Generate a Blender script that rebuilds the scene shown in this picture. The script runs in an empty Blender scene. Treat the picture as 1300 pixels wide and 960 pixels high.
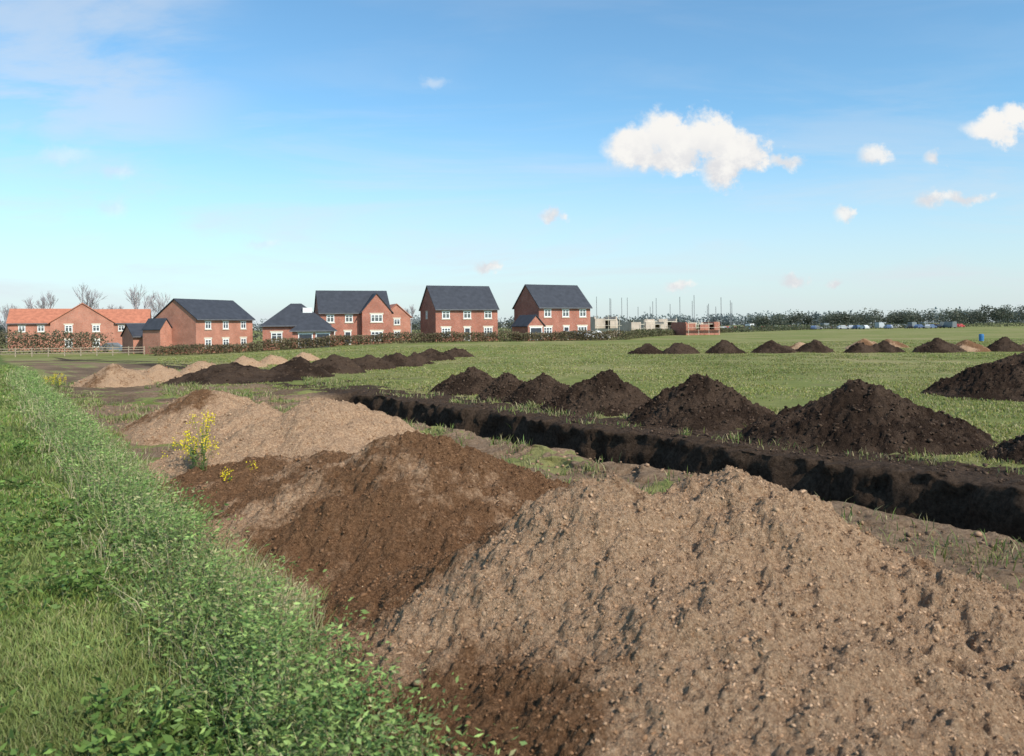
import bpy, math, random
import numpy as np
from mathutils import Vector, Matrix
random.seed(7); RNG=np.random.default_rng(11)
scene=bpy.context.scene
# ------------------------------------------------------------ helpers
TAB=np.random.default_rng(3).random((256,256))
def vn(x,y):
    xi=np.floor(x).astype(int); yi=np.floor(y).astype(int)
    fx=x-xi; fy=y-yi
    fx=fx*fx*(3-2*fx); fy=fy*fy*(3-2*fy)
    a=TAB[xi%256,yi%256]; b=TAB[(xi+1)%256,yi%256]
    c=TAB[xi%256,(yi+1)%256]; d=TAB[(xi+1)%256,(yi+1)%256]
    return (a*(1-fx)+b*fx)*(1-fy)+(c*(1-fx)+d*fx)*fy
def fbm(x,y,s=1.0,o=4,seed=0,gain=.5):
    x=np.asarray(x,float)*s+seed*17.3; y=np.asarray(y,float)*s+seed*31.7
    t=0;a=1;n=0
    for i in range(o):
        t=t+a*vn(x,y); n+=a; a*=gain
        x,y=(x*.8-y*.6)*2.03+5.1,(x*.6+y*.8)*2.03+1.7
    return t/n
def sstep(a,b,x):
    t=np.clip((np.asarray(x,float)-a)/(b-a),0,1); return t*t*(3-2*t)
def mkmesh(name,V,F,col=None,mat=None,smooth=False,parent=None):
    V=np.asarray(V,np.float32).reshape(-1,3)
    me=bpy.data.meshes.new(name)
    groups=F if isinstance(F,list) else [F]
    me.vertices.add(len(V)); me.vertices.foreach_set('co',V.ravel())
    groups=[np.asarray(g,np.int32) for g in groups if len(g)]
    nl=sum(g.size for g in groups); npoly=sum(len(g) for g in groups)
    me.loops.add(nl); me.polygons.add(npoly)
    me.loops.foreach_set('vertex_index',np.concatenate([g.ravel() for g in groups]))
    tot=np.concatenate([np.full(len(g),g.shape[1],np.int32) for g in groups])
    st=np.concatenate([[0],np.cumsum(tot)[:-1]]).astype(np.int32)
    me.polygons.foreach_set('loop_start',st); me.polygons.foreach_set('loop_total',tot)
    if smooth: me.polygons.foreach_set('use_smooth',np.ones(npoly,bool))
    me.update(calc_edges=True)
    if col is not None:
        a=me.color_attributes.new('Col','FLOAT_COLOR','POINT')
        c=np.ones((len(V),4),np.float32); c[:,:3]=col; a.data.foreach_set('color',c.ravel())
    if mat: me.materials.append(mat)
    ob=bpy.data.objects.new(name,me); scene.collection.objects.link(ob)
    if parent: ob.parent=parent
    return ob
class N:
    def __init__(s,name):
        s.m=bpy.data.materials.new(name); s.m.use_nodes=True; s.t=s.m.node_tree; s.n=s.t.nodes
        s.b=s.n['Principled BSDF']; s.out=s.n['Material Output']
    def add(s,ty,**k):
        n=s.n.new(ty)
        for a,b in k.items(): setattr(n,a,b)
        return n
    def link(s,a,b): s.t.links.new(a,b)
    def noise(s,scale,detail=4,vec=None,rough=.55):
        n=s.n.new('ShaderNodeTexNoise'); n.inputs['Scale'].default_value=scale
        n.inputs['Detail'].default_value=detail; n.inputs['Roughness'].default_value=rough
        if vec: s.link(vec,n.inputs['Vector'])
        return n.outputs['Fac']
    def ramp(s,f,stops):
        r=s.n.new('ShaderNodeValToRGB'); e=r.color_ramp.elements
        while len(e)<len(stops): e.new(.5)
        for i,(p,c) in enumerate(stops):
            e[i].position=p; e[i].color=(c,c,c,1) if not hasattr(c,'__len__') else (*c,1)
        s.link(f,r.inputs['Fac']); return r.outputs['Color']
    def mix(s,f,a,b,mode='MIX'):
        m=s.n.new('ShaderNodeMix'); m.data_type='RGBA'; m.blend_type=mode
        for sock,v in ((m.inputs[0],f),(m.inputs[6],a),(m.inputs[7],b)):
            if hasattr(v,'links'): s.link(v,sock)
            elif hasattr(v,'__len__'): sock.default_value=(*v,1)
            else: sock.default_value=v
        return m.outputs[2]
    def math(s,op,a,b=0,clamp=False):
        m=s.n.new('ShaderNodeMath'); m.operation=op; m.use_clamp=clamp
        for i,v in enumerate((a,b)):
            if hasattr(v,'links'): s.link(v,m.inputs[i])
            else: m.inputs[i].default_value=v
        return m.outputs[0]
    def pos(s): return s.n.new('ShaderNodeNewGeometry').outputs['Position']
    def attr(s):
        a=s.n.new('ShaderNodeAttribute'); a.attribute_name='Col'; return a.outputs['Color']
    def bump(s,h,strength,dist):
        b=s.n.new('ShaderNodeBump'); b.inputs['Strength'].default_value=strength; b.inputs['Distance'].default_value=dist
        s.link(h,b.inputs['Height']); s.link(b.outputs['Normal'],s.b.inputs['Normal'])
    def fin(s,col,rough=.9,spec=.15):
        if hasattr(col,'links'): s.link(col,s.b.inputs['Base Color'])
        else: s.b.inputs['Base Color'].default_value=(*col,1)
        s.b.inputs['Roughness'].default_value=rough; s.b.inputs['Specular IOR Level'].default_value=spec
        return s.m
def noisy(name,c1,c2,scale,rough=.8,spec=.2):
    n=N(name); f=n.noise(scale,5,n.pos()); return n.fin(n.mix(n.ramp(f,[(.35,0.),(.65,1.)]),c1,c2),rough,spec)
# ------------------------------------------------------------ row frame (trench direction)
UX,UY=.587,-.809; CX,CY=.809,.587
def uc(x,y): return x*UX+y*UY, x*CX+y*CY
def xy(u,c): return u*UX+c*CX, u*UY+c*CY
C0,C1,U0,U1=8.6,11.2,-24.6,8.
def trench(u,c):
    return sstep(C0-.06,C0+.10,c)*(1-sstep(C1-.12,C1+.04,c))*sstep(U0-.02,U0+.5,u)*(1-sstep(U1-.5,U1,u))
def terr(x,y,detail=True):
    x=np.asarray(x,float); y=np.asarray(y,float)
    z=-1.1*sstep(35,100,y)*sstep(-14,-45,x)
    z=z*np.clip(1-(y-400)/800,0,1)
    u,c=uc(x,y)
    near=1/(1+(np.hypot(x,y)/60)**2)
    z=z+(fbm(x,y,.25,3,1)-.5)*.16*near
    if detail:
        z=z+(fbm(x,y,2.2,4,2)-.5)*.09*near*(c>-50)
        br=sstep(3,4,c)*(1-sstep(13,14,c))*sstep(-40,-30,u)
        z=z+(fbm(x,y,6,4,3)-.5)*.14*near*br
        z=z+.05*np.exp(-((c-C1-.35)/.3)**2)*near*sstep(U0-1,U0,u)
        z=z+.10*np.exp(-((c-C0+.5)/.4)**2)*near*sstep(U0-1,U0,u)*fbm(x,y,.8,2,9)*2
    t=trench(u,c)
    z=z-t*(.92+(fbm(x,y,1.5,3,4)-.5)*.25)
    return z
def cv(u): return 1.60+(-4.67-u)*.037
# ------------------------------------------------------------ materials
def ground_mat():
    n=N('ground_soil_and_grass'); p=n.pos()
    sep=n.add('ShaderNodeSeparateColor'); n.link(n.attr(),sep.inputs[0])
    R,G,B=sep.outputs[0],sep.outputs[1],sep.outputs[2]
    fine=n.noise(14,6,p,.65); mid=n.noise(1.3,5,p); big=n.noise(.07,4,p); pat=n.noise(.45,6,p,.7)
    mp=n.add('ShaderNodeMapping'); n.link(p,mp.inputs['Vector']); mp.inputs['Rotation'].default_value=(0,0,.95); mp.inputs['Scale'].default_value=(.25,.02,1)
    st=n.noise(1.2,5,mp.outputs[0])
    g1=n.mix(n.ramp(mid,[(.35,0.),(.65,1.)]),(.15,.175,.042),(.27,.275,.085))
    g2=n.mix(n.ramp(big,[(.42,0.),(.62,1.)]),g1,(.34,.295,.13))
    g3=n.mix(n.math('MULTIPLY',n.ramp(st,[(.45,0.),(.6,1.)]),.5),g2,(.16,.21,.05))
    g3=n.mix(n.math('MULTIPLY',n.ramp(pat,[(.54,0.),(.68,1.)]),.5),g3,(.26,.19,.12))
    gf=n.mix(n.ramp(fine,[(.3,0.),(.7,1.)]),n.mix(.45,g3,(.07,.065,.03)),g3)
    vg=n.mix(n.ramp(fine,[(.3,0.),(.7,1.)]),(.055,.075,.02),(.16,.20,.055))
    gr=n.mix(B,gf,vg)
    s1=n.mix(n.ramp(fine,[(.3,0.),(.7,1.)]),(.14,.085,.05),(.33,.225,.145))
    s2=n.mix(n.ramp(fine,[(.3,0.),(.7,1.)]),(.026,.017,.011),(.095,.062,.042))
    so=n.mix(G,s1,s2)
    m=n.math('ADD',R,n.math('MULTIPLY',n.math('SUBTRACT',n.noise(5,6,p,.7),.5),1.6))
    m=n.ramp(m,[(.42,0.),(.58,1.)])
    col=n.mix(m,gr,so)
    n.bump(n.noise(24,7,p,.75),.8,.06)
    return n.fin(col,.95,.08)
def soil_mat(name,pale,brown,dark,fs=1.0,bumpd=.03):
    n=N(name); p=n.pos()
    sep=n.add('ShaderNodeSeparateColor'); n.link(n.attr(),sep.inputs[0])
    f=n.noise(30*fs,9,p,.82); f2=n.noise(4.5*fs,6,p,.7)
    v=n.add('ShaderNodeTexVoronoi'); v.inputs['Scale'].default_value=85*fs; n.link(p,v.inputs['Vector'])
    c1=n.mix(n.ramp(f,[(.36,0.),(.60,1.)]),brown,pale)
    c2=n.mix(n.ramp(f,[(.36,0.),(.66,1.)]),dark,brown)
    fac=n.math('ADD',sep.outputs[0],n.math('MULTIPLY',n.math('SUBTRACT',f2,.5),2.0))
    c=n.mix(n.ramp(fac,[(.25,0.),(.75,1.)]),c1,c2)
    vs=n.add('ShaderNodeSeparateColor'); n.link(v.outputs['Color'],vs.inputs[0])
    c=n.mix(1.0,c,n.ramp(vs.outputs[0],[(0,.72),(1,1.24)]),'MULTIPLY')
    h=n.math('ADD',f,n.math('MULTIPLY',v.outputs['Distance'],-.4))
    n.bump(h,1.0,bumpd)
    return n.fin(c,.95,.06)
M_ground=ground_mat()
M_pale=soil_mat('sandy_subsoil',(.56,.375,.24),(.29,.16,.086),(.095,.045,.021),1.,.04)
M_dark=soil_mat('dark_topsoil',(.095,.062,.043),(.055,.035,.024),(.023,.014,.010),.6,.06)
def colattr_mat(name,rough=.8,transl=0.,spec=.15):
    n=N(name); a=n.attr(); n.fin(a,rough,spec)
    if transl>0:
        t=n.add('ShaderNodeBsdfTranslucent'); n.link(a,t.inputs['Color'])
        mx=n.add('ShaderNodeMixShader'); mx.inputs[0].default_value=transl
        n.link(n.b.outputs[0],mx.inputs[1]); n.link(t.outputs[0],mx.inputs[2]); n.link(mx.outputs[0],n.out.inputs['Surface'])
    return n.m
M_leaf=colattr_mat('foliage',.6,.3,.25)
M_clod=colattr_mat('clods_and_stones',.95,0,.06)
M_twig=colattr_mat('twigs',.9)
# ------------------------------------------------------------ ground sheet
def grow(core,step,lo,hi):
    core=list(core); s=step;v=core[-1];post=[];pre=[]
    while v<hi: s=min(s*1.16,60); v+=s; post.append(v)
    s=step;v=core[0]
    while v>lo: s=min(s*1.16,60); v-=s; pre.append(v)
    return np.array(pre[::-1]+core+post)
ua=grow(np.arange(-30,3,.06),.06,-2600,1200)
cc_=np.concatenate([np.arange(1,8.4,.06),np.arange(8.4,8.8,.025),np.arange(8.8,11.0,.08),np.arange(11.0,11.34,.016),np.arange(11.34,15,.06)])
ca=grow(cc_,.06,-1800,2600)
Ug,Cg=np.meshgrid(ua,ca,indexing='ij')
Xg,Yg=xy(Ug,Cg)
Z=terr(Xg,Yg)
inn=sstep(-45,-30,Ug)*(1-sstep(6,12,Ug))*sstep(6,8,Cg)*(1-sstep(12.5,14,Cg))
W=(fbm(Xg,Yg,.8,3,6)-.5)*.8+(fbm(Xg,Yg,3.1,3,8)-.5)*.16
W=W+(fbm(Ug*2.2,Z*5.5,1,4,16)-.5)*.34+(fbm(Ug*7,Z*12,1,3,17)-.5)*.12
Uw=Ug+inn*(fbm(Xg,Yg,1.3,3,7)-.5)*.4+inn*(fbm(Ug*4,Z*9,1,3,18)-.5)*.12; Cw=Cg+inn*W
wallz=trench(Ug,Cg)
Xw,Yw=xy(Uw,Cw)
nu,nc=Ug.shape
idx=np.arange(nu*nc).reshape(nu,nc)
F=np.stack([idx[:-1,:-1],idx[1:,:-1],idx[1:,1:],idx[:-1,1:]],-1).reshape(-1,4)
bare=np.zeros_like(Ug); dark=np.zeros_like(Ug)
nz=fbm(Xg,Yg,.35,4,12); nz2=fbm(Xg,Yg,1.2,4,13)
cvv=cv(Ug)
bare=np.maximum(bare, sstep(cvv+.4,cvv+1.1,Cg)*(1-sstep(12.9,13.7,Cg+(nz2-.5)*1.6))*(.95-.75*sstep(.5,.66,nz2)))
bare=np.where((Cg>11.)&(Cg<12.9),np.maximum(bare,.95*sstep(-30,-26,Ug)),bare)
bare=bare*(1-.6*sstep(-70,-90,Ug))*np.where(Ug<-26,.75,1)
bare=np.maximum(bare,.8*sstep(.5,.58,nz)*sstep(-27,-32,Ug)*sstep(4,6,Cg)*(1-sstep(14,20,Cg))*(Ug>-110))
bare=np.maximum(bare,.6*np.exp(-((Cg-14.2)/1.3)**2)*sstep(.42,.62,nz2)*(Ug>-30))
dark=np.maximum(sstep(9.8,11.0,Cg),sstep(.45,.6,nz)*.5*(Ug<-26))
dark=np.maximum(dark,sstep(.05,.3,wallz)*np.clip(.75+(nz2-.5)*1.2,0,1)); bare=np.maximum(bare,sstep(.02,.2,wallz)*1.5)
verge=(Cg<cvv+.5).astype(float)
mkmesh('ground',np.stack([Xw,Yw,Z],-1),F,np.stack([bare,dark,verge],-1).reshape(-1,3),M_ground,True)
# ------------------------------------------------------------ soil mounds
def icos():
    import bmesh
    bm=bmesh.new(); bmesh.ops.create_icosphere(bm,subdivisions=1,radius=1)
    V=np.array([v.co[:] for v in bm.verts]); Fc=np.array([[v.index for v in f.verts] for f in bm.faces]); bm.free(); return V,Fc
IV,IF=icos()
def blobs(name,P,S,col,mat,parent=None,flat=.75):
    n=len(P)
    if n==0: return
    V=IV[None]*(1+RNG.uniform(-.45,.45,(n,12,1)))
    V=V*np.stack([RNG.uniform(.6,1.35,n),RNG.uniform(.6,1.35,n),RNG.uniform(flat*.6,flat*1.2,n)],-1)[:,None]
    a=RNG.uniform(0,6.28,n); ca_,sa=np.cos(a)[:,None],np.sin(a)[:,None]
    b=RNG.uniform(-.8,.8,n); cb,sb=np.cos(b)[:,None],np.sin(b)[:,None]
    x,y,z=V[...,0],V[...,1],V[...,2]
    y,z=y*cb-z*sb,y*sb+z*cb
    x,y=x*ca_-y*sa,x*sa+y*ca_
    V=np.stack([x,y,z],-1)*S[:,None,None]+P[:,None]
    Fc=IF[None]+(np.arange(n)*12)[:,None,None]
    return mkmesh(name,V,Fc.reshape(-1,3),np.repeat(col,12,0),mat,False,parent)
def mound(cones,res,kind,bias=0.,amp=.12,nclod=0,csz=(.02,.06),seed=0,ns=1.,lb=None,cp=4,lumps=0):
    xs0=min(c[0]-c[2]*1.3 for c in cones); xs1=max(c[0]+c[2]*1.3 for c in cones)
    ys0=min(c[1]-c[2]*1.3 for c in cones); ys1=max(c[1]+c[2]*1.3 for c in cones)
    x=np.arange(xs0,xs1,res); y=np.arange(ys0,ys1,res)
    X,Y=np.meshgrid(x,y,indexing='ij')
    wx=(fbm(X,Y,.9,3,seed+20)-.5)*.6; wy=(fbm(X,Y,.9,3,seed+21)-.5)*.6
    k=.045
    acc=np.zeros_like(X)
    for (cx,cy,R,h) in cones:
        q=min(1,R/2.)
        r=np.hypot(X+wx*q-cx,Y+wy*q-cy)/R
        f=h*(1.10-np.sqrt(r*r*1.05+.016))
        f=f+.05*h*np.exp(-((r-.95)/.2)**2)
        acc+=np.exp(np.clip(f,-1,3)/k)
    H=k*np.log(acc)
    msk=sstep(-.03,.25,H)
    n1=fbm(X,Y,1.6*ns,5,seed+30,.55)-.5
    n2=fbm(X,Y,7*ns,6,seed+31,.70)-.5
    n3=np.abs(fbm(X,Y,4.5*ns,5,seed+32,.6)-.5)
    H=H+msk*(n1*amp*1.6+n2*amp*1.25-n3*amp*1.3+amp*.1)
    T=terr(X,Y)
    Zz=T+np.maximum(H,-.08)
    dk=bias+(fbm(X,Y,.9*ns,4,seed+33)-.5)*2.6
    if lb: dk=dk+lb[2]*sstep(lb[0],lb[1],X)
    dk=np.clip(dk,-.5,1)
    I=np.arange(X.size).reshape(X.shape)
    F=np.stack([I[:-1,:-1],I[1:,:-1],I[1:,1:],I[:-1,1:]],-1).reshape(-1,4)
    keep=(H.ravel()[F]>-.07).any(1); F=F[keep]
    used=np.unique(F); rm=-np.ones(X.size,int); rm[used]=np.arange(len(used))
    V=np.stack([X,Y,Zz],-1).reshape(-1,3)[used]
    mat=M_pale if kind=='pale' else M_dark
    ob=mkmesh('soil_mound',V,rm[F],np.stack([dk]*3,-1).reshape(-1,3)[used],mat,True)
    if nclod:
        ij=RNG.integers(0,X.size,(nclod+lumps)*3); hh=H.ravel()[ij]
        ij=ij[hh>-.04][:nclod+lumps]; n=len(ij)
        s=csz[0]+(csz[1]-csz[0])*RNG.random(n)**cp
        if lumps: s[:lumps]=.010+.016*RNG.random(lumps)**2
        jit=RNG.uniform(-res/2,res/2,(n,2))
        P=np.stack([X.ravel()[ij]+jit[:,0],Y.ravel()[ij]+jit[:,1],Zz.ravel()[ij]-s*.1],-1)
        d=np.clip(dk.ravel()[ij][:,None],0,1); t=RNG.random((n,1))
        if kind=='pale':
            col=(np.array([[.52,.345,.22]])*(1-t)+np.array([[.24,.135,.072]])*t)*(1-d)+d*np.array([[.15,.08,.042]])*(.5+1.2*t)
        else:
            col=np.array([[.07,.046,.032]])*(.45+1.0*t)
        blobs('clods',P,s,col,M_clod,ob)
    return ob
# near sandy mounds
mound([(.62,5.3,1.98,1.17),(1.45,5.5,2.05,1.17),(1.05,4.3,1.95,.82),(2.35,4.8,1.6,.62),(1.3,3.2,1.85,.5)],.011,'pale',.02,.13,42000,(.003,.012),1,1.,(1.2,-.3,.75),2.5,500)
mound([(-1.0,8.4,1.95,1.06),(-1.75,8.1,1.6,.78),(-.1,7.9,1.3,.5)],.016,'pale',.58,.16,12000,(.004,.016),2,1.,None,4,400)
mound([(-3.1,13.0,1.9,1.13),(-4.0,12.5,1.6,.82),(-2.2,13.0,1.3,.75)],.028,'pale',-.6,.11,5000,(.006,.022),3)
mound([(-6.5,17.0,1.7,.95),(-7.0,17.6,1.5,.85),(-5.3,16.2,1.4,.65)],.035,'pale',.15,.12,3000,(.008,.03),4)
mound([(-3.5,10.8,1.5,.48),(-2.5,10.5,1.3,.55)],.03,'pale',1.0,.14,3000,(.008,.03),5)
for i,(x,y,w,h) in enumerate([(-16.3,32.2,2.5,.85),(-15.3,34,2.3,.72),(-16,40.5,2.1,.65),(-15.5,45.6,2.0,.66),(-15.2,50,1.8,.6),(-14.5,55,1.8,.6),(-17.5,37,2,.4)]):
    mound([(x,y,w*.52,h*1.05),(x+w*.2,y+.2,w*.4,h*.8)],.08,'pale',-.3,.10,300,(.02,.06),40+i)
# dark topsoil mounds
near=[(6.65,15.0,4.2,1.10),(4.3,17.8,3.3,1.07),(2.35,20.6,3.1,.98),(.95,23.0,2.5,.83),(-.05,24.3,2.2,.80),(-1.4,26.8,2.8,.90),(8.9,12.3,2.4,.72),(15.6,23.4,6.2,1.4)]
for i,(x,y,w,h) in enumerate(near):
    r=random.uniform(-.3,.3)
    mound([(x,y,w*.42,h),(x+w*.17,y-.15+r,w*.32,h*.72),(x-w*.17,y+.1-r,w*.32,h*.70)],.035,'dark',.5,.18,2600,(.008,.045),60+i,1.6)
farr=[(10.4,61,2.6,.95),(13,60.5,2.4,.9),(16.3,60,2.7,.95),(20,60,3.0,.98),(23,60,2.6,.95),(26.0,58.5,2.2,.9),(27.6,58.5,2.5,.95),(31.2,57.5,3.1,1.0),(36.6,58.5,2.8,.95),
 (-12,34.3,4.8,.72),(-9.95,36.2,3.1,.85),(-8.9,39.5,2.8,.98),(-7.9,42.8,2.6,.88),(-6.85,45.7,2.4,.8),(-6.,48.2,2.2,.78),(-5.3,53.4,2.6,.85),(-4.2,58,2.4,.7)]
for i,(x,y,w,h) in enumerate(farr):
    k1=random.uniform(.85,1.2); k2=random.uniform(-.1,.1)*w
    mound([(x+k2,y,w*.46*k1,h*1.05*random.uniform(.85,1.1)),(x+w*.2,y,w*.36,h*random.uniform(.55,.85)),(x-w*.2,y+.1,w*.36,h*random.uniform(.5,.85))],.09,'dark',.5,.20,200,(.02,.08),80+i)
for i,(x,y,w,h) in enumerate([(34,59,3.4,.9),(39.8,60,3.2,.85),(29.5,66,3,.9),(24.5,67,2.6,.7),(43,60,3,.9),(33.5,70,3,.8)]):
    mound([(x,y,w*.46,h),(x+w*.22,y,w*.33,h*.7)],.12,'pale',.6,.12,100,(.02,.07),110+i)
# loose rubble around trench edges
n=9000
uu=RNG.uniform(-26,1,n); cc=RNG.uniform(3.2,8.5,n)
uu2=RNG.uniform(-25,1,4500); cc2=RNG.uniform(11.5,13.0,4500)
x1,y1=xy(np.r_[uu,uu2],np.r_[cc,cc2]); s=.006+.035*RNG.random(len(x1))**5
t=RNG.random((len(x1),1))
cl=np.where((np.arange(len(x1))<n)[:,None],np.array([[.30,.19,.12]])*(.4+.9*t),np.array([[.085,.056,.04]])*(.5+t))
blobs('rubble',np.stack([x1,y1,terr(x1,y1)+s*.2],-1),s,cl,M_clod)
# ------------------------------------------------------------ grass and plants
def blades(name,P,h,w,col,lean=.5,mat=None,tipcol=1.25):
    n=len(P); a=RNG.uniform(0,6.28,n); b=RNG.uniform(0,6.28,n)
    wd=np.stack([np.cos(a),np.sin(a),0*a],-1)*w[:,None]/2
    ln=np.stack([np.cos(b),np.sin(b),0*b],-1)*(h*RNG.random(n)*lean)[:,None]
    up=np.zeros((n,3)); up[:,2]=h
    V=np.stack([P-wd,P+wd,P+up*.55+ln*.35+wd*.75,P+up*.55+ln*.35-wd*.75,P+up*.95+ln],1)
    k=(np.arange(n)*5)[:,None]
    q=k+np.array([[0,1,2,3]]); t=k+np.array([[3,2,4]])
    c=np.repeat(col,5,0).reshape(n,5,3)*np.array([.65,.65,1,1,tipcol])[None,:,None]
    return mkmesh(name,V,[q,t],c.reshape(-1,3),mat or M_leaf)
def leaves(name,P,D,L,Wd,col,mat=None,parent=None):
    n=len(P); D=D/np.linalg.norm(D,axis=1,keepdims=True)
    r=RNG.normal(size=(n,3)); s=np.cross(D,r); s/=np.linalg.norm(s,axis=1,keepdims=True)
    nn=np.cross(D,s)
    V=np.stack([P,P+D*L[:,None]*.45+s*Wd[:,None]/2+nn*L[:,None]*.08,P+D*L[:,None],P+D*L[:,None]*.45-s*Wd[:,None]/2+nn*L[:,None]*.08],1)
    k=(np.arange(n)*4)[:,None]
    return mkmesh(name,V,k+np.array([[0,1,2,3]]),np.repeat(col,4,0),mat or M_leaf,False,parent)
def gcol(n,base,var=.35,dry=.15,dcol=(.36,.31,.16)):
    t=1+RNG.uniform(-var,var,(n,1)); c=np.array([base])*t
    c[:,0]*=1+RNG.uniform(-.2,.3,n)
    d=RNG.random((n,1))<dry
    return np.where(d,np.array([dcol])*t,c)
# verge (left)
n=380000
D=3.2*np.exp(RNG.random(n)*math.log(60/3.2)); px=RNG.uniform(-.80,.02,n); x=px*D; y=D
u,c=uc(x,y); nzv=fbm(x,y,.9,3,50)
k=(c<cv(u)+.2)&(RNG.random(n)<.15+1.3*nzv)
x,y,D=x[k],y[k],D[k]; n=len(x); nv=fbm(x,y,1.3,4,51)
h=(.02+.07*RNG.random(n))*(.2+2.6*nv**1.8)+.0010*D
col=gcol(n,(.155,.22,.05),.35,.16)
dv=fbm(x,y,.6,4,55)[:,None]; col=col*(1-sstep(.45,.62,dv)*.5)+sstep(.45,.62,dv)*.5*np.array([[.25,.28,.10]])
col=col*(.5+1.0*fbm(x,y,.9,4,52))[:,None]
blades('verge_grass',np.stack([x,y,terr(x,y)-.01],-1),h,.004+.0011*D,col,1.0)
# field grass
n=420000
D=9*np.exp(RNG.random(n)*math.log(95/9)); x=RNG.uniform(-.45,.75,n)*D; y=D
u,c=uc(x,y); nf=fbm(x,y,.5,4,53)
dens=sstep(12.9,14.2,c+(fbm(x,y,1.2,4,13)-.5)*1.8)*sstep(.28,.55,nf)*.95
dens=np.maximum(dens,(c>6)*(u<-26)*.5*sstep(.4,.6,nf))
k=RNG.random(n)<dens; x,y,D,nf=x[k],y[k],D[k],nf[k]; n=len(x)
h=(.02+.06*RNG.random(n))*(.6+.8*nf)+.0002*D
col=gcol(n,(.22,.245,.065),.3,.32,(.38,.33,.17))*(.75+.5*fbm(x,y,.15,3,54))[:,None]
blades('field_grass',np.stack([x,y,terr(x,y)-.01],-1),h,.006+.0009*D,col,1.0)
# sparse tufts on the bare strip
tc=[]
for i in range(460):
    uu=random.uniform(-45,0); c_=random.choice([random.uniform(2.6,4.6),random.uniform(6.3,8.4),random.uniform(6.3,8.4),random.uniform(11.6,13.6)])
    X_,Y_=xy(uu,c_); tc.append((X_,Y_,random.uniform(.06,.3),random.randint(15,90)))
P=np.concatenate([np.stack([RNG.normal(a,r,m),RNG.normal(b,r,m)],-1) for a,b,r,m in tc]); n=len(P)
blades('grass_tufts',np.c_[P,terr(P[:,0],P[:,1])-.01],.04+.16*RNG.random(n)**2,.006+.0008*P[:,1].clip(3,50),gcol(n,(.17,.22,.06),.4,.4),.9)
# leafy plants: returns one mesh
def plants(name,X_,Y_,hp,nl,Lb,cols,wr=(.22,.45),spread=.09):
    n=len(X_); zz=terr(X_,Y_)
    t=RNG.random((n,nl))**.8; a=RNG.uniform(0,6.28,(n,nl)); rad=(.02+spread*RNG.random((n,nl)))
    lean=RNG.normal(0,.12,(n,2))
    PX=X_[:,None]+np.cos(a)*rad+lean[:,:1]*t; PY=Y_[:,None]+np.sin(a)*rad+lean[:,1:]*t; PZ=zz[:,None]+t*hp[:,None]
    P=np.stack([PX,PY,PZ],-1).reshape(-1,3)
    Dr=np.stack([np.cos(a),np.sin(a),RNG.uniform(-.3,.8,(n,nl))],-1).reshape(-1,3)
    dist=np.repeat(Y_,nl).clip(3,60)
    L=(Lb[0]+Lb[1]*RNG.random(n*nl))*(1+dist*.018)
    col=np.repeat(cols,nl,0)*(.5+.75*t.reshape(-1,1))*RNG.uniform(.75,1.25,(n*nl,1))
    leaves(name,P,Dr,L,L*RNG.uniform(*wr,n*nl),col)
n=3200
uu=-1.6-(np.exp(RNG.random(n)*3.0)-1)*2.3
cc=cv(uu)+RNG.normal(0,.25,n)
X_,Y_=xy(uu,cc)
hp=(.20+.46*RNG.random(n)**1.3)*np.exp(-((cc-cv(uu))/.42)**2)*(.25+1.45*fbm(X_,Y_,1.1,3,60))+.04
rr=RNG.random((n,1))
base=np.where(rr<.4,np.array([[.15,.235,.065]]),np.where(rr<.87,np.array([[.24,.325,.10]]),np.array([[.35,.33,.16]])))*RNG.uniform(.7,1.3,(n,1))
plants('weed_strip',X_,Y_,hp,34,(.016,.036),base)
# low broad-leaved weeds in clumps over the verge
n=2600
D=3.6*np.exp(RNG.random(n)*math.log(9)); x=RNG.uniform(-.78,-.05,n)*D
u,c=uc(x,D); k=(c<cv(u)-.2)&(fbm(x,D,1.0,3,77)>.53); x,D=x[k],D[k]; n=len(x)
plants('verge_weeds',x,D,RNG.uniform(.05,.20,n),16,(.03,.05),np.array([[.12,.19,.045]])*RNG.uniform(.7,1.5,(n,1)),(.35,.6),.10)
n=45000
uu=-1.2-(np.exp(RNG.random(n)*2.9)-1)*2.6; cc=cv(uu)+RNG.normal(.10,.34,n)
uu[:11000]=RNG.uniform(-8,-2.6,11000); cc[:11000]=cv(uu[:11000])+RNG.normal(.38,.20,11000)
X_,Y_=xy(uu,cc); dryf=gcol(n,(.20,.27,.08),.35,.40,(.48,.41,.25))
dryf[:11000]=gcol(11000,(.24,.28,.10),.35,.62,(.46,.38,.23))
hh=(.08+.40*RNG.random(n)**1.6)*np.exp(-((cc-cv(uu))/.75)**2)+.03
blades('tall_grass',np.stack([X_,Y_,terr(X_,Y_)-.01],-1),hh,.003+.0008*Y_.clip(3,60),dryf,.8)
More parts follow.
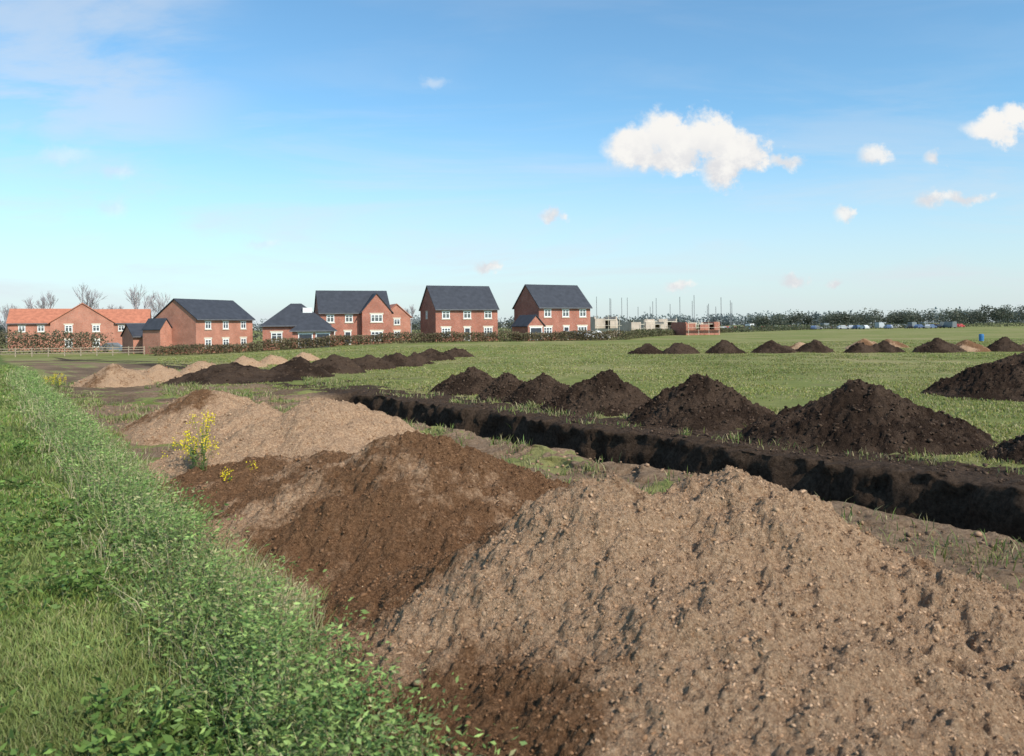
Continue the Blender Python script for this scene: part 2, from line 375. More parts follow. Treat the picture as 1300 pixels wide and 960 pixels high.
# yellow flowering plants
def rape(x,y,h,k=1.):
    z=float(terr(x,y)); e=bpy.data.objects.new('yellow_flowering_plant',None); scene.collection.objects.link(e)
    V=[];F=[]; tips=[]
    for i in range(int(9*k)):
        a=random.uniform(0,6.28); r=random.uniform(.05,.30); hh=h*random.uniform(.55,1)
        p0=Vector((x+random.uniform(-.05,.05),y+random.uniform(-.05,.05),z)); p1=Vector((x+math.cos(a)*r,y+math.sin(a)*r,z+hh))
        pm=(p0+p1)/2+Vector((-math.cos(a)*.04,0,.05))
        for (q0,q1) in ((p0,pm),(pm,p1)):
            b=len(V); w=.004
            for q in (q0,q1):
                V+= [q+Vector((w,0,0)),q+Vector((-w/2,w,0)),q+Vector((-w/2,-w,0))]
            for j in range(3): F.append((b+j,b+(j+1)%3,b+3+(j+1)%3,b+3+j))
        tips.append((p1,pm))
    mkmesh('stems',np.array([v[:] for v in V]),np.array(F),np.tile([[.16,.22,.07]],(len(V),1)),M_leaf,False,e)
    P=[];Dn=[];Q=[];Dq=[]
    for p1,pm in tips:
        for _ in range(36):
            P.append((p1+Vector((random.gauss(0,.028),random.gauss(0,.028),random.gauss(-.05,.05))))[:]); Dn.append([random.gauss(0,1),random.gauss(0,1),random.gauss(.3,1)])
        for _ in range(5):
            q=pm.lerp(p1,random.uniform(-.7,.5)); Q.append(q[:]); Dq.append([random.gauss(0,1),random.gauss(0,1),.2])
    n=len(P); leaves('petals',np.array(P),np.array(Dn),np.full(n,.024),np.full(n,.020),np.array([[.88,.70,.03]])*RNG.uniform(.8,1.1,(n,1)),None,e)
    n=len(Q); leaves('leaves',np.array(Q),np.array(Dq),np.full(n,.08),np.full(n,.025),gcol(n,(.14,.2,.05),.3,0),None,e)
for (x,y,h,k) in [(-4.35,11.0,1.0,1.4),(-4.6,11.3,.8,.9),(-3.65,10.2,.5,.5),(-16.5,28.5,.75,1),(-17.3,29.5,.65,.8),(-5.1,12.2,.5,.5)]: rape(x,y,h,k)
# ------------------------------------------------------------ hedges / trees masses
def hedge(name,pts,h,w,n,c1,c2,sz=.22):
    pts=np.array(pts,float); seg=np.hypot(*(pts[1:]-pts[:-1]).T); cum=np.r_[0,np.cumsum(seg)]
    s=RNG.random(n)*cum[-1]; i=np.clip(np.searchsorted(cum,s)-1,0,len(seg)-1); f=(s-cum[i])/seg[i]
    p=pts[i]*(1-f)[:,None]+pts[i+1]*f[:,None]
    p=p+RNG.uniform(-w/2,w/2,(n,2))
    top=h*(.72+.55*fbm(s,s*0,.35,3,70)); z=terr(p[:,0],p[:,1])+RNG.random(n)**.8*top
    t=RNG.random((n,1)); cc=(np.array([c1])*(1-t)+np.array([c2])*t)*(.6+.8*fbm(s,s*0+5,.6,2,71))[:,None]
    L=sz*RNG.uniform(.6,1.6,n)
    return leaves(name,np.c_[p,z],RNG.normal(size=(n,3))+[0,0,.4],L,L*.5,cc)
hedge('hedge',[(-47,103),(-33,109),(-20,113),(-5,117),(10,118.5),(16.5,120)],1.35,1.4,24000,(.20,.13,.085),(.13,.13,.06))
hedge('field_hedge',[(17,121),(24,145),(40,185),(60,215)],1.2,1.5,9000,(.15,.12,.07),(.11,.12,.05),.3)
hedge('far_hedge',[(60,215),(110,290),(190,330),(300,340),(420,330)],1.5,3,14000,(.12,.11,.075),(.10,.12,.055),.5)
hedge('verge_hedge',[(-90,112),(-75,116),(-62,119)],3.0,3,8000,(.12,.12,.06),(.16,.12,.08),.3)
hedge('distant_hedgerow',[(-260,250),(-120,240),(-60,260),(20,300),(60,330)],4,4,14000,(.14,.13,.10),(.12,.13,.085),.7)
def woods(name,specs,c1,c2,sz,per=260):
    P=[];C=[]
    for (x,y,r,h) in specs:
        z=float(terr(x,y)); lob=[(x+random.uniform(-r,r)*.6,y,z+h*random.uniform(.35,.8),r*random.uniform(.35,.65)) for _ in range(6)]
        sh=random.uniform(.7,1.25)
        for (a,b,c_,rr) in lob:
            m=per//6; d=RNG.normal(size=(m,3)); d/=np.linalg.norm(d,axis=1,keepdims=True); d*= (RNG.random((m,1))**.4)*rr
            d[:,2]*=.85
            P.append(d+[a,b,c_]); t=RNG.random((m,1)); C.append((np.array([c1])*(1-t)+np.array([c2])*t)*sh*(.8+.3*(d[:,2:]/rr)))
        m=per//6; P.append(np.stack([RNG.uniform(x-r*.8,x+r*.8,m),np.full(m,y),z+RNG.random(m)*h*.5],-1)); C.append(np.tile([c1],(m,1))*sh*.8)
    P=np.concatenate(P); C=np.concatenate(C); n=len(P); L=sz*RNG.uniform(.6,1.5,n)
    return leaves(name,P,RNG.normal(size=(n,3)),L,L*.6,np.clip(C,0.005,1))
sp=[]
for i in range(190):
    f=i/190; x=190+f*720+random.uniform(-8,8); y=620+random.uniform(-40,60); hh=random.uniform(8,13)
    q=x/y
    if .60<q<.66: hh*=1.45
    if q<.33: hh*=.8
    sp.append((x,y,random.uniform(7,11),hh))
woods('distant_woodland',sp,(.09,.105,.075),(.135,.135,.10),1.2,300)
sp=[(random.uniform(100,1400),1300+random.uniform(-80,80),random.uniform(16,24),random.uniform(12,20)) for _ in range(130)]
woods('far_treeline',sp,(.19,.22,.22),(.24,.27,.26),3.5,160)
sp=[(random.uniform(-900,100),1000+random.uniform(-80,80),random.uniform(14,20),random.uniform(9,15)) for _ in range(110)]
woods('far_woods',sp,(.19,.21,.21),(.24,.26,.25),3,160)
# bare trees
def tube(V,F,p,q,r0,r1):
    d=(q-p).normalized(); a=d.orthogonal().normalized(); b=d.cross(a); k=len(V)
    for (o,r) in ((p,r0),(q,r1)):
        for j in range(4):
            t=j*math.pi/2; V.append((o+a*math.cos(t)*r+b*math.sin(t)*r)[:])
    for j in range(4): F.append((k+j,k+(j+1)%4,k+4+(j+1)%4,k+4+j))
def baretree(seed,H):
    random.seed(seed); V=[];F=[]
    def rec(p,d,l,r,dep):
        q=p+d*l; tube(V,F,p,q,r,r*.7)
        if dep==0: return
        for _ in range(3 if dep>1 else 4):
            nd=(d+Vector((random.gauss(0,.38),random.gauss(0,.38),random.gauss(.15,.22)))).normalized()
            rec(p+d*l*random.uniform(.55,1),nd,l*random.uniform(.66,.88),max(r*.6,.028),dep-1)
    rec(Vector((0,0,-.1)),Vector((0,0,1)),H*.27,H*.022,5)
    return np.array(V),np.array(F)
tms=[]
for s_ in range(3):
    V,F=baretree(s_+5,13); o=mkmesh('bare_tree',V,F,np.tile([[.34,.30,.31]],(len(V),1)),M_twig); tms.append(o)
pl=[(-118,200,1.15),(-107,196,1.25),(-104,205,1.1),(-94,198,1.25),(-90,204,1.1),(-84,215,1.),(-130,205,.9),(-138,215,.9),(-29,190,.8),(-25,195,.7)]
for i,(x,y,s) in enumerate(pl):
    if i<3: o=tms[i]
    else:
        o=bpy.data.objects.new('bare_tree',tms[i%3].data); scene.collection.objects.link(o)
    o.location=(x,y,float(terr(x,y))); o.scale=(s*.85,s*.85,s*1.05); o.rotation_euler=(0,0,i*1.3)
# ------------------------------------------------------------ buildings
def brick_mat(name,c1,c2,mortar):
    n=N(name); tc=n.add('ShaderNodeTexCoord'); p=tc.outputs['Object']
    sp_=n.add('ShaderNodeSeparateXYZ'); n.link(p,sp_.inputs[0])
    cb=n.add('ShaderNodeCombineXYZ'); n.link(n.math('ADD',sp_.outputs[0],sp_.outputs[1]),cb.inputs[0]); n.link(sp_.outputs[2],cb.inputs[1])
    br=n.add('ShaderNodeTexBrick'); n.link(cb.outputs[0],br.inputs['Vector']); br.inputs['Scale'].default_value=1
    br.inputs['Brick Width'].default_value=.225; br.inputs['Row Height'].default_value=.075; br.inputs['Mortar Size'].default_value=.008
    br.inputs['Color1'].default_value=(*c1,1); br.inputs['Color2'].default_value=(*c2,1); br.inputs['Mortar'].default_value=(*mortar,1)
    v=n.noise(.7,4,p); c=n.mix(1.,br.outputs['Color'],n.ramp(v,[(.3,.82),(.7,1.15)]),'MULTIPLY')
    f=n.noise(9,3,p); c=n.mix(1.,c,n.ramp(f,[(.3,.85),(.7,1.12)]),'MULTIPLY')
    return n.fin(c,.9,.1)
MB1=brick_mat('red_brick',(.42,.135,.085),(.32,.10,.065),(.38,.29,.24))
MB2=brick_mat('orange_brick',(.48,.18,.115),(.40,.145,.095),(.44,.32,.25))
MB3=brick_mat('buff_blockwork',(.50,.40,.31),(.44,.35,.28),(.5,.45,.4))
def roof_mat(name,c):
    n=N(name); tc=n.add('ShaderNodeTexCoord'); w=n.add('ShaderNodeTexWave'); w.bands_direction='Z'; w.inputs['Scale'].default_value=2.2
    n.link(tc.outputs['Object'],w.inputs['Vector']); f=n.noise(1.5,5,tc.outputs['Object'])
    c_=n.mix(n.ramp(f,[(.3,0.),(.7,1.)]),[v*.8 for v in c],[v*1.2 for v in c])
    c_=n.mix(1.,c_,n.ramp(w.outputs['Fac'],[(0,.75),(.3,1.)]),'MULTIPLY')
    return n.fin(c_,.7,.25)
MR1=roof_mat('slate_roof_tiles',(.05,.053,.064)); MR2=roof_mat('clay_roof_tiles',(.46,.17,.10))
MW=noisy('white_upvc',(.72,.72,.70),(.8,.8,.78),2,.4,.4); MS=noisy('cast_stone',(.55,.48,.38),(.64,.57,.46),3)
MFA=noisy('dark_fascia',(.10,.10,.11),(.14,.14,.15),2,.5,.3)
MD=noisy('dark_door_paint',(.03,.035,.045),(.05,.05,.06),2,.4,.4)
g=N('window_glass'); MG=g.fin(g.mix(g.noise(.6,2,g.pos()),(.03,.035,.045),(.10,.11,.13)),.08,.6)
def box(V,F,x0,x1,y0,y1,z0,z1):
    k=len(V); V+=[(x0,y0,z0),(x1,y0,z0),(x1,y1,z0),(x0,y1,z0),(x0,y0,z1),(x1,y0,z1),(x1,y1,z1),(x0,y1,z1)]
    F+=[(k,k+3,k+2,k+1),(k+4,k+5,k+6,k+7),(k,k+1,k+5,k+4),(k+1,k+2,k+6,k+5),(k+2,k+3,k+7,k+6),(k+3,k,k+4,k+7)]
def pymesh(name,V,F,mat,parent):
    me=bpy.data.meshes.new(name); me.from_pydata([tuple(v) for v in V],[],F); me.materials.append(mat); me.update()
    o=bpy.data.objects.new(name,me); scene.collection.objects.link(o); o.parent=parent; return o
class House:
    def __init__(s,name,x,y,rot,wall,roof):
        s.e=bpy.data.objects.new(name,None); scene.collection.objects.link(s.e)
        s.e.location=(x,y,float(terr(x,y))); s.e.rotation_euler=(0,0,math.radians(rot)); s.wall,s.roof=wall,roof
        s.p={k:([],[]) for k in ('walls','roof','frames','glass','stone','door','fascia')}
    def gable(s,x0,x1,y0,y1,ev,rg,axis='x',ov=.35):
        V,F=s.p['walls']; k=len(V)
        if axis=='x':
            ym=(y0+y1)/2
            V+=[(x0,y0,-.3),(x1,y0,-.3),(x1,y1,-.3),(x0,y1,-.3),(x0,y0,ev),(x1,y0,ev),(x1,y1,ev),(x0,y1,ev),(x0,ym,rg),(x1,ym,rg)]
            F+=[(k,k+1,k+5,k+4),(k+2,k+3,k+7,k+6),(k+3,k,k+4,k+8,k+7),(k+1,k+2,k+6,k+9,k+5)]
            sl=(rg-ev)/(ym-y0); yo=y0-ov; yo2=y1+ov; ze=ev-sl*ov; t=.16
            V,F=s.p['roof']; k=len(V); a,b=x0-.18,x1+.18
            for (ya,yb) in ((yo,ym),(yo2,ym)):
                k=len(V); V+=[(a,ya,ze+.02),(b,ya,ze+.02),(b,yb,rg+.02),(a,yb,rg+.02),(a,ya,ze+t),(b,ya,ze+t),(b,yb,rg+t),(a,yb,rg+t)]
                F+=[(k,k+3,k+2,k+1),(k+4,k+5,k+6,k+7),(k,k+1,k+5,k+4),(k+1,k+2,k+6,k+5),(k+3,k,k+4,k+7)]
            V,F=s.p['fascia']; box(V,F,a+.02,b-.02,yo-.1,yo-.005,ze-.06,ze+.1)
        else:
            xm=(x0+x1)/2
            V+=[(x0,y0,-.3),(x1,y0,-.3),(x1,y1,-.3),(x0,y1,-.3),(x0,y0,ev),(x1,y0,ev),(x1,y1,ev),(x0,y1,ev),(xm,y0,rg),(xm,y1,rg)]
            F+=[(k,k+1,k+5,k+8,k+4),(k+2,k+3,k+7,k+9,k+6),(k+3,k,k+4,k+7),(k+1,k+2,k+6,k+5)]
            sl=(rg-ev)/(xm-x0); ze=ev-sl*ov; t=.16; V,F=s.p['roof']; a,b=y0-.18,y1
            for xa in (x0-ov,x1+ov):
                k=len(V); V+=[(xa,a,ze+.02),(xa,b,ze+.02),(xm,b,rg+.02),(xm,a,rg+.02),(xa,a,ze+t),(xa,b,ze+t),(xm,b,rg+t),(xm,a,rg+t)]
                F+=[(k,k+3,k+2,k+1),(k+4,k+5,k+6,k+7),(k,k+1,k+5,k+4),(k+1,k+2,k+6,k+5),(k+3,k,k+4,k+7)]
    def hip(s,x0,x1,y0,y1,ev,rg,ov=.4):
        V,F=s.p['walls']; box(V,F,x0,x1,y0,y1,-.3,ev-.03)
        V,F=s.p['roof']; k=len(V); hy=(y1-y0)/2+ov; a=min(hy,(x1-x0)/2+ov-.05)
        V+=[(x0-ov,y0-ov,ev),(x1+ov,y0-ov,ev),(x1+ov,y1+ov,ev),(x0-ov,y1+ov,ev),(x0-ov+a,(y0+y1)/2,rg),(x1+ov-a,(y0+y1)/2,rg)]
        F+=[(k,k+1,k+5,k+4),(k+1,k+2,k+5),(k+2,k+3,k+4,k+5),(k+3,k,k+4),(k,k+3,k+2,k+1)]
        V,F=s.p['fascia']; box(V,F,x0-ov,x1+ov,y0-ov-.1,y0-ov-.003,ev-.15,ev+.0)
    def win(s,face,c,z,w,h,pos,mull=1,door=False):
        def B(key,a0,a1,z0,z1,d0,d1):
            V,F=s.p[key]
            if face=='F': box(V,F,a0,a1,pos-d1,pos-d0,z0,z1)
            elif face=='L': box(V,F,pos-d1,pos-d0,a0,a1,z0,z1)
            else: box(V,F,pos+d0,pos+d1,a0,a1,z0,z1)
        B('door' if door else 'glass',c-w/2+.05,c+w/2-.05,z-h/2+.05,z+h/2-.05,-.02,.02)
        f=.13
        B('frames',c-w/2,c-w/2+f,z-h/2,z+h/2,-.02,.06); B('frames',c+w/2-f,c+w/2,z-h/2,z+h/2,-.02,.06)
        B('frames',c-w/2+f,c+w/2-f,z-h/2,z-h/2+f,-.02,.058); B('frames',c-w/2+f,c+w/2-f,z+h/2-f,z+h/2,-.02,.058)
        if not door:
            for i in range(mull):
                m=c-w/2+w*(i+1)/(mull+1); B('frames',m-.06,m+.06,z-h/2+f,z+h/2-f,-.02,.05)
            B('frames',c-w/2+f,c+w/2-f,z+h*.12,z+h*.12+.07,-.02,.045)
            B('stone',c-w/2-.1,c+w/2+.1,z-h/2-.14,z-h/2-.004,-.02,.1)
        B('stone',c-w/2-.15,c+w/2+.15,z+h/2+.004,z+h/2+.26,-.02,.04)
    def done(s):
        mats=dict(walls=s.wall,roof=s.roof,frames=MW,glass=MG,stone=MS,door=MD,fascia=MFA)
        for k,(V,F) in s.p.items():
            if V: pymesh(k,V,F,mats[k],s.e)
h=House('brick_house',-8.8,130,24,MB1,MR1); w=5.3
h.gable(-w,w,-4,4,5.3,8.9)
for x in (-3.6,0,3.6): h.win('F',x,4.2,1.3,1.2,-4)
h.win('F',-3.6,1.5,1.5,1.3,-4,2); h.win('F',3.6,1.5,1.5,1.3,-4,2); h.win('F',0,1.1,1.05,2.1,-4,0,True)
h.win('L',.5,4.2,.7,1.0,-w,0); h.done()
h=House('brick_house',6.6,130,29,MB1,MR1); w=4.9
h.gable(-w,w,-4,4,5.4,8.9)
for x in (-3.3,.1,3.4): h.win('F',x,4.3,1.3,1.2,-4)
h.win('F',-3.3,1.4,1.6,1.4,-4,2); h.win('F',3.3,1.2,1.8,1.9,-4,2); h.win('F',.2,1.1,1.05,2.1,-4,0,True)
h.gable(-w-2.9,-w-.01,-5.5,-.5,2.4,3.9,'y',.25)
h.win('F',-w-1.45,1.1,2.2,2.0,-5.5,0,True); h.done()
h=House('brick_house',-26.4,130,19,MB1,MR1); w=5.6
h.gable(-w,w,-4,4,5.3,8.7)
h.gable(.9,w-.02,-5.4,-.5,5.3,8.1,'y')
for x in (-3.9,-1.0): h.win('F',x,4.2,1.2,1.2,-4)
h.win('F',3.2,4.2,1.9,1.2,-5.4,2); h.win('F',3.2,1.4,1.9,1.4,-5.4,2); h.win('F',-4,1.4,1.6,1.3,-4,2); h.win('F',-1.2,1.1,1.05,2.1,-4,0,True)
h.done()
h=House('brick_house',-45.6,117,66,MB2,MR1); w=5.6
h.gable(-w,w,-4,4,5.0,7.7)
for x in (-3.4,0,3.6): h.win('F',x,4.0,1.1,1.1,-4); h.win('F',x,1.4,1.2,1.2,-4)
h.gable(-w-2,-w-.01,.6,4,3.6,4.9,'y',.2); h.done()
h=House('hip_roofed_bungalow',-33.2,122,15,MB1,MR1)
h.hip(-5,4.6,-4,4,3.5,6.9)
h.win('F',-3,1.8,1.6,1.3,-4,1)
V,F=h.p['frames']; box(V,F,.8,2.2,-1.9,-.9,4.9,6.2)
h.done()
h=House('hip_roofed_garage',-28.9,114.5,15,MB1,MR1); h.hip(-2.9,2.9,-2.5,2.5,2.5,4.6); h.win('F',-1.1,1.1,2,2,-2.5,0,True); h.win('F',1.3,1.1,2,2,-2.5,0,True); h.done()
h=House('brick_house',-22.8,152,20,MB2,MR2); h.gable(-2.6,2.6,-3,3,4.6,6.9,'y'); h.win('F',0,3.6,1.2,1.1,-3); h.win('F',0,1.3,1.2,1.1,-3); h.done()
h=House('brick_house',-88,148,25,MB2,MR2); h.gable(-5.2,5.2,-4,4,5.0,7.5)
for x in (-3,0,3): h.win('F',x,3.9,1.1,1.1,-4)
h.done()
h=House('brick_house',-73,134,28,MB2,MR2); h.gable(-4.6,4.6,-4,4,4.8,7.9,'y')
for x in (-2,2): h.win('F',x,3.8,1.1,1.1,-4); h.win('F',x,1.3,1.1,1.2,-4)
h.done()
h=House('brick_house',-79,160,22,MB2,MR2); h.gable(-5,5,-4,4,5.0,7.6)
for x in (-3,0,3): h.win('F',x,3.9,1.1,1.1,-4)
h.done()
h=House('brick_garage',-55.0,118,40,MB2,MR1); h.gable(-2.4,2.4,-3,3,2.6,4.2,'x'); h.win('F',0,1.2,2.2,2.1,-3,0,True); h.done()
# unfinished houses
def site(x,y,rot,w,d,ht,wm):
    e=bpy.data.objects.new('unfinished_house',None); scene.collection.objects.link(e); e.location=(x,y,float(terr(x,y))); e.rotation_euler=(0,0,math.radians(rot))
    V,F=[],[]
    for (a,b,c_,d_) in ((-w/2,w/2,-d/2,-d/2+.3),(-w/2,w/2,d/2-.3,d/2)):
        xx=a
        while xx<b-.1:
            x2=min(xx+2.2,b); box(V,F,xx,x2,c_,d_,-.2,ht*random.choice([1,.9,.8]))
            if x2<b: box(V,F,x2,min(x2+1.1,b),c_,d_,-.2,ht*.4)
            xx=x2+1.1
    box(V,F,-w/2,-w/2+.3,-d/2+.31,d/2-.31,-.2,ht); box(V,F,w/2-.3,w/2,-d/2+.31,d/2-.31,-.2,ht)
    pymesh('walls',V,F,wm,e)
    V,F=[],[]; box(V,F,-w/2+.31,w/2-.31,-d/2+.31,d/2-.31,ht*.82,ht*.86); pymesh('floor_deck',V,F,MS,e)
    V,F=[],[]
    for i in range(int(w/2.4)+1):
        xx=-w/2+i*2.4; box(V,F,xx-.03,xx+.03,-d/2-1.03,-d/2-.97,-.2,ht+.4)
    box(V,F,-w/2-.3,w/2+.3,-d/2-1.2,-d/2-.6,ht*.55,ht*.55+.05)
    pymesh('scaffold',V,F,MS,e)
random.seed(9)
site(17.6,158,20,5,6,4.0,MB3); site(27.5,168,18,8,7,2.9,MB3); site(40,172,15,8,7,2.8,MB1); site(33,182,15,8,7,3.6,MB3); site(47,200,12,8,7,2.8,MB3)
# masts
V,F=[],[]
for i in range(19):
    x=32+i*3.1+random.uniform(-1,1); y=300+random.uniform(-15,15); box(V,F,x-.08,x+.08,y-.08,y+.08,0,random.uniform(9,13.5))
pymesh('boat_masts',V,F,MFA,None)
# ------------------------------------------------------------ vehicles
paints={k:noisy('car_paint_'+k,c,[v*.9 for v in c],1,.3,.5) for k,c in dict(white=(.62,.62,.62),silver=(.4,.41,.43),red=(.4,.05,.05),blue=(.10,.14,.24),black=(.03,.03,.035),grey=(.15,.16,.17)).items()}
MT=noisy('rubber',(.02,.02,.02),(.03,.03,.03),5)
def vehicle(name,x,y,rot,prof,glassp,paint,L,Wd,wr=.33):
    e=bpy.data.objects.new(name,None); scene.collection.objects.link(e); e.location=(x,y,float(terr(x,y))); e.rotation_euler=(0,0,math.radians(rot))
    def ext(nm,pr,w0,mat,tp=0):
        n=len(pr); V=[(a,-w0+(tp if b>.95 else 0),b) for a,b in pr]+[(a,w0-(tp if b>.95 else 0),b) for a,b in pr]
        F=[tuple(range(n)),tuple(range(2*n-1,n-1,-1))]+[(i,i+n,(i+1)%n+n,(i+1)%n) for i in range(n)]
        o=pymesh(nm,V,F,mat,e); b=o.modifiers.new('b','BEVEL'); b.width=.05; b.segments=2; return o
    ext('body',prof,Wd/2,paints[paint],.12)
    if glassp: ext('windows',glassp,Wd/2+.005,MG,.12)
    V,F=[],[]
    for wx in (-L*.31,L*.31):
        for sy in (-1,1):
            k=len(V); n=12
            for yy in (sy*(Wd/2-.2),sy*(Wd/2+.01)):
                for j in range(n): t=j*6.2832/n; V.append((wx+wr*math.cos(t),yy,wr+wr*math.sin(t)))
            F+=[tuple(range(k,k+n)),tuple(range(k+n,k+2*n))]+[(k+j,k+(j+1)%n,k+n+(j+1)%n,k+n+j) for j in range(n)]
    pymesh('wheels',V,F,MT,e)
carp=[(-2.1,.25),(2.1,.25),(2.15,.65),(1.9,.85),(1.0,.95),(.35,1.45),(-1.2,1.47),(-1.9,.98),(-2.15,.85)]
carg=[(.85,.97),(.32,1.38),(-1.15,1.40),(-1.7,.99)]
vanp=[(-2.6,.3),(2.6,.3),(2.65,.9),(2.2,1.15),(1.6,2.1),(1.2,2.3),(-2.6,2.35)]
vang=[(2.1,1.2),(1.6,2.0),(.9,2.0),(.9,1.2)]
random.seed(4)
cols=['white','silver','silver','red','blue','black','grey','black']
for i in range(64):
    q=.272+.30*i/64+random.uniform(-.004,.004); y=random.choice([285,310,340])+random.uniform(-6,6); x=q*y
    if random.random()<.84: vehicle('parked_car',x,y,random.choice([0,30,80,60,100]),carp,carg,random.choice(cols),4.3,1.75)
    else: vehicle('panel_van',x,y,random.choice([40,70,100]),vanp,vang,random.choice(['white','grey','silver']),5.2,1.95)
for (x,y,c_) in ((9.2,121.8,'black'),(13.0,122.5,'white'),(-63,125,'grey'),(-58.5,122,'white')): vehicle('parked_car',x,y,20,carp,carg,c_,4.3,1.75)
# small blue drum on field
MBl=noisy('blue_plastic',(.04,.15,.34),(.05,.18,.38),4,.5,.3)
def drum(x,y,s):
    prof=[(0,0),(.3,0),(.31,.05),(.29,.08),(.31,.32),(.33,.34),(.31,.36),(.31,.62),(.33,.64),(.31,.66),(.29,.9),(.25,.95),(0,.95)]
    V=[];F=[];n=16
    for r,z in prof:
        for j in range(n): V.append((r*s*math.cos(j*6.2832/n),r*s*math.sin(j*6.2832/n),z*s))
    for i in range(len(prof)-1):
        for j in range(n): F.append((i*n+j,i*n+(j+1)%n,(i+1)*n+(j+1)%n,(i+1)*n+j))
    o=pymesh('blue_plastic_drum',V,F,MBl,None); o.location=(x,y,float(terr(x,y)))
drum(53.6,90,.85)
MWd=noisy('weathered_timber',(.28,.22,.16),(.38,.30,.22),3)
def fence(pts):
    V,F=[],[]
    (x0,y0),(x1,y1)=pts; L=math.hypot(x1-x0,y1-y0); n=int(L/2)
    for i in range(n+1): box(V,F,i*2-.06,i*2+.06,-.05,.05,-.4,1.2)
    for z in (.35,.7,1.02): box(V,F,0,n*2,-.08,-.052,z,z+.09)
    o=pymesh('timber_fence',V,F,MWd,None); o.location=(x0,y0,float(terr((x0+x1)/2,(y0+y1)/2))); o.rotation_euler=(0,0,math.atan2(y1-y0,x1-x0))
fence(((-70,104),(-50,108)))
# ------------------------------------------------------------ light, world
el=math.radians(40); az=(.68,-.73); s=Vector((az[0]*math.cos(el),az[1]*math.cos(el),math.sin(el))).normalized()
ld=bpy.data.lights.new('sun','SUN'); ld.energy=4.9; ld.angle=math.radians(.5); ld.color=(1,.925,.82)
lo=bpy.data.objects.new('sun',ld); scene.collection.objects.link(lo); lo.rotation_euler=s.to_track_quat('Z','Y').to_euler()
w=bpy.data.worlds.new('World'); scene.world=w; w.use_nodes=True; T=w.node_tree; NN=T.nodes; LK=T.links
bg=NN['Background']; bg.inputs['Strength'].default_value=.15
sky=NN.new('ShaderNodeTexSky'); sky.sky_type='NISHITA'; sky.sun_disc=False; sky.sun_elevation=el; sky.sun_rotation=math.atan2(az[0],az[1])
sky.air_density=1.0; sky.dust_density=.8; sky.ozone_density=1.5
tc=NN.new('ShaderNodeTexCoord'); D_=tc.outputs['Generated']
def M(op,a,b=0.,c=None,clamp=False):
    m=NN.new('ShaderNodeMath'); m.operation=op; m.use_clamp=clamp
    for i,v in enumerate((a,b)+((c,) if c is not None else ())):
        if hasattr(v,'links'): LK.new(v,m.inputs[i])
        else: m.inputs[i].default_value=v
    return m.outputs[0]
def VM(op,a,b=None,c=None):
    m=NN.new('ShaderNodeVectorMath'); m.operation=op
    for i,v in enumerate((a,b,c)):
        if v is None: continue
        if hasattr(v,'links'): LK.new(v,m.inputs[i])
        else: m.inputs[i].default_value=v
    return m
sx=NN.new('ShaderNodeSeparateXYZ'); LK.new(D_,sx.inputs[0])
yy=M('MAXIMUM',sx.outputs[1],.05); front=M('GREATER_THAN',sx.outputs[1],.1)
qx=M('DIVIDE',sx.outputs[0],yy); qz=M('DIVIDE',sx.outputs[2],yy)
cp=NN.new('ShaderNodeCombineXYZ'); LK.new(qx,cp.inputs[0]); LK.new(qz,cp.inputs[1]); p=cp.outputs[0]
def NZ(vec,scale,det,rough=.55,dist=0.):
    n=NN.new('ShaderNodeTexNoise'); n.inputs['Scale'].default_value=scale; n.inputs['Detail'].default_value=det; n.inputs['Roughness'].default_value=rough; n.inputs['Distortion'].default_value=dist
    LK.new(vec,n.inputs['Vector']); return n
w1=NZ(p,30,5,.62); wv=VM('SUBTRACT',w1.outputs['Color'],(.5,.5,.5)).outputs[0]
pw=VM('MULTIPLY_ADD',wv,(.045,.035,0),p).outputs[0]
def RMP(v,a,b):
    m=NN.new('ShaderNodeMapRange'); m.interpolation_type='SMOOTHSTEP'; LK.new(v,m.inputs[0]); m.inputs[1].default_value=a; m.inputs[2].default_value=b; return m.outputs[0]
def hz(px): return 415-(px-650)*.0108
def cloudset(L):
    acc=None
    for (px,py,rx,ry) in L:
        x=(px-650)/1000; z=(hz(px)-py)/1000; rx/=1000; ry/=1000
        v=VM('MULTIPLY_ADD',pw,(1/rx,1/ry,0),(-x/rx,-z/ry,0)); l=VM('LENGTH',v.outputs[0]).outputs['Value']
        if acc is None: acc=l
        else: acc=M('MINIMUM',acc,l)
    return acc
big=cloudset([(812,188,42,30),(850,175,44,32),(902,178,42,36),(942,192,40,28),(922,215,30,22),(862,200,62,20),(1268,163,40,20),(1300,150,30,18)])
sm=cloudset([(1110,200,20,13),(1190,203,17,12),(1183,255,24,13),(1225,252,38,9),(1000,206,34,11),(1072,271,14,11),(702,273,18,10),(620,338,18,9),(860,362,17,8),(1010,357,20,9),(1065,360,17,8)])
fa=cloudset([(82,197,36,12),(155,218,24,12),(148,265,20,16),(335,310,24,8),(552,104,20,8)])
brk=M('MULTIPLY',M('SUBTRACT',w1.outputs['Fac'],.5),2.0)
ab=M('SUBTRACT',1.,RMP(M('ADD',big,brk),.6,1.25)); asm=M('MULTIPLY',M('SUBTRACT',1.,RMP(M('ADD',sm,brk),.3,1.2)),.9); af=M('MULTIPLY',M('SUBTRACT',1.,RMP(fa,.1,1.3)),.35)
alpha=M('MAXIMUM',M('MAXIMUM',ab,asm),af)
mp=NN.new('ShaderNodeMapping'); LK.new(p,mp.inputs['Vector']); mp.inputs['Rotation'].default_value=(0,0,-.12); mp.inputs['Scale'].default_value=(1.0,7,1)
c1=NZ(mp.outputs[0],2.0,6,.6,.6)
band=RMP(qz,.36,.05)
cir=M('MULTIPLY',RMP(c1.outputs['Fac'],.42,.70),M('MULTIPLY_ADD',band,.55,.08))
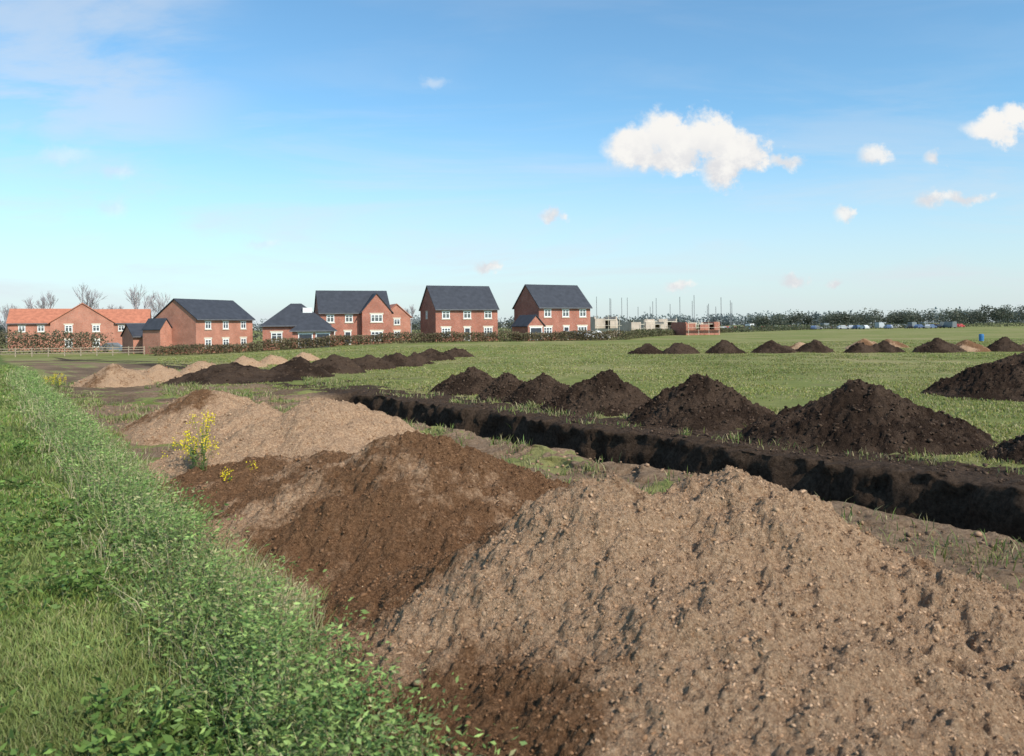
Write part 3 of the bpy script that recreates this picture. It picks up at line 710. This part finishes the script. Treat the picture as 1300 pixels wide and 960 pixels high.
mp2=NN.new('ShaderNodeMapping'); LK.new(p,mp2.inputs['Vector']); mp2.inputs['Rotation'].default_value=(0,0,-.75); mp2.inputs['Scale'].default_value=(1.2,5,1)
c2=NZ(mp2.outputs[0],2.4,6,.6,.4)
lft=M('MULTIPLY',RMP(qx,-.28,-.50),RMP(qz,.14,.28)); cir2=M('MULTIPLY',M('MULTIPLY',RMP(c2.outputs['Fac'],.35,.60),lft),.48)
haze=M('MULTIPLY',RMP(qz,.28,-.03),.74)
veil=M('SUBTRACT',1.,M('MULTIPLY',M('SUBTRACT',1.,M('MAXIMUM',cir,cir2)),M('SUBTRACT',1.,haze)))
def MX(f,a,b,mode='MIX'):
    m=NN.new('ShaderNodeMix'); m.data_type='RGBA'; m.blend_type=mode
    for sck,v in ((m.inputs[0],f),(m.inputs[6],a),(m.inputs[7],b)):
        if hasattr(v,'links'): LK.new(v,sck)
        elif hasattr(v,'__len__'): sck.default_value=(*v,1)
        else: sck.default_value=v
    return m.outputs[2]
skyc=MX(1.,sky.outputs[0],(.86,1.22,1.30),'MULTIPLY')
base=MX(M('MULTIPLY',veil,front),skyc,(4.9,5.2,5.6))
shade=M('MULTIPLY',RMP(qz,.255,.19),RMP(w1.outputs['Fac'],.35,.6))
ccl=MX(shade,(6.3,6.2,6.0),(4.9,4.95,5.15))
fin=MX(M('MULTIPLY',alpha,front),base,ccl)
LK.new(fin,bg.inputs['Color'])
# ------------------------------------------------------------ camera
cd=bpy.data.cameras.new('camera'); cd.sensor_width=36; cd.sensor_fit='HORIZONTAL'; cd.lens=27.7; cd.shift_y=-.05; cd.clip_end=8000; cd.clip_start=.05
cd.dof.use_dof=True; cd.dof.focus_distance=22; cd.dof.aperture_fstop=3.2
co=bpy.data.objects.new('camera',cd); scene.collection.objects.link(co)
co.matrix_world=Matrix.Translation((0,0,2.2))@Matrix.Rotation(math.pi/2,4,'X')@Matrix.Rotation(math.radians(-.62),4,'Z')
scene.camera=co
scene.view_settings.view_transform='Standard'; scene.view_settings.look='None'; scene.view_settings.exposure=0
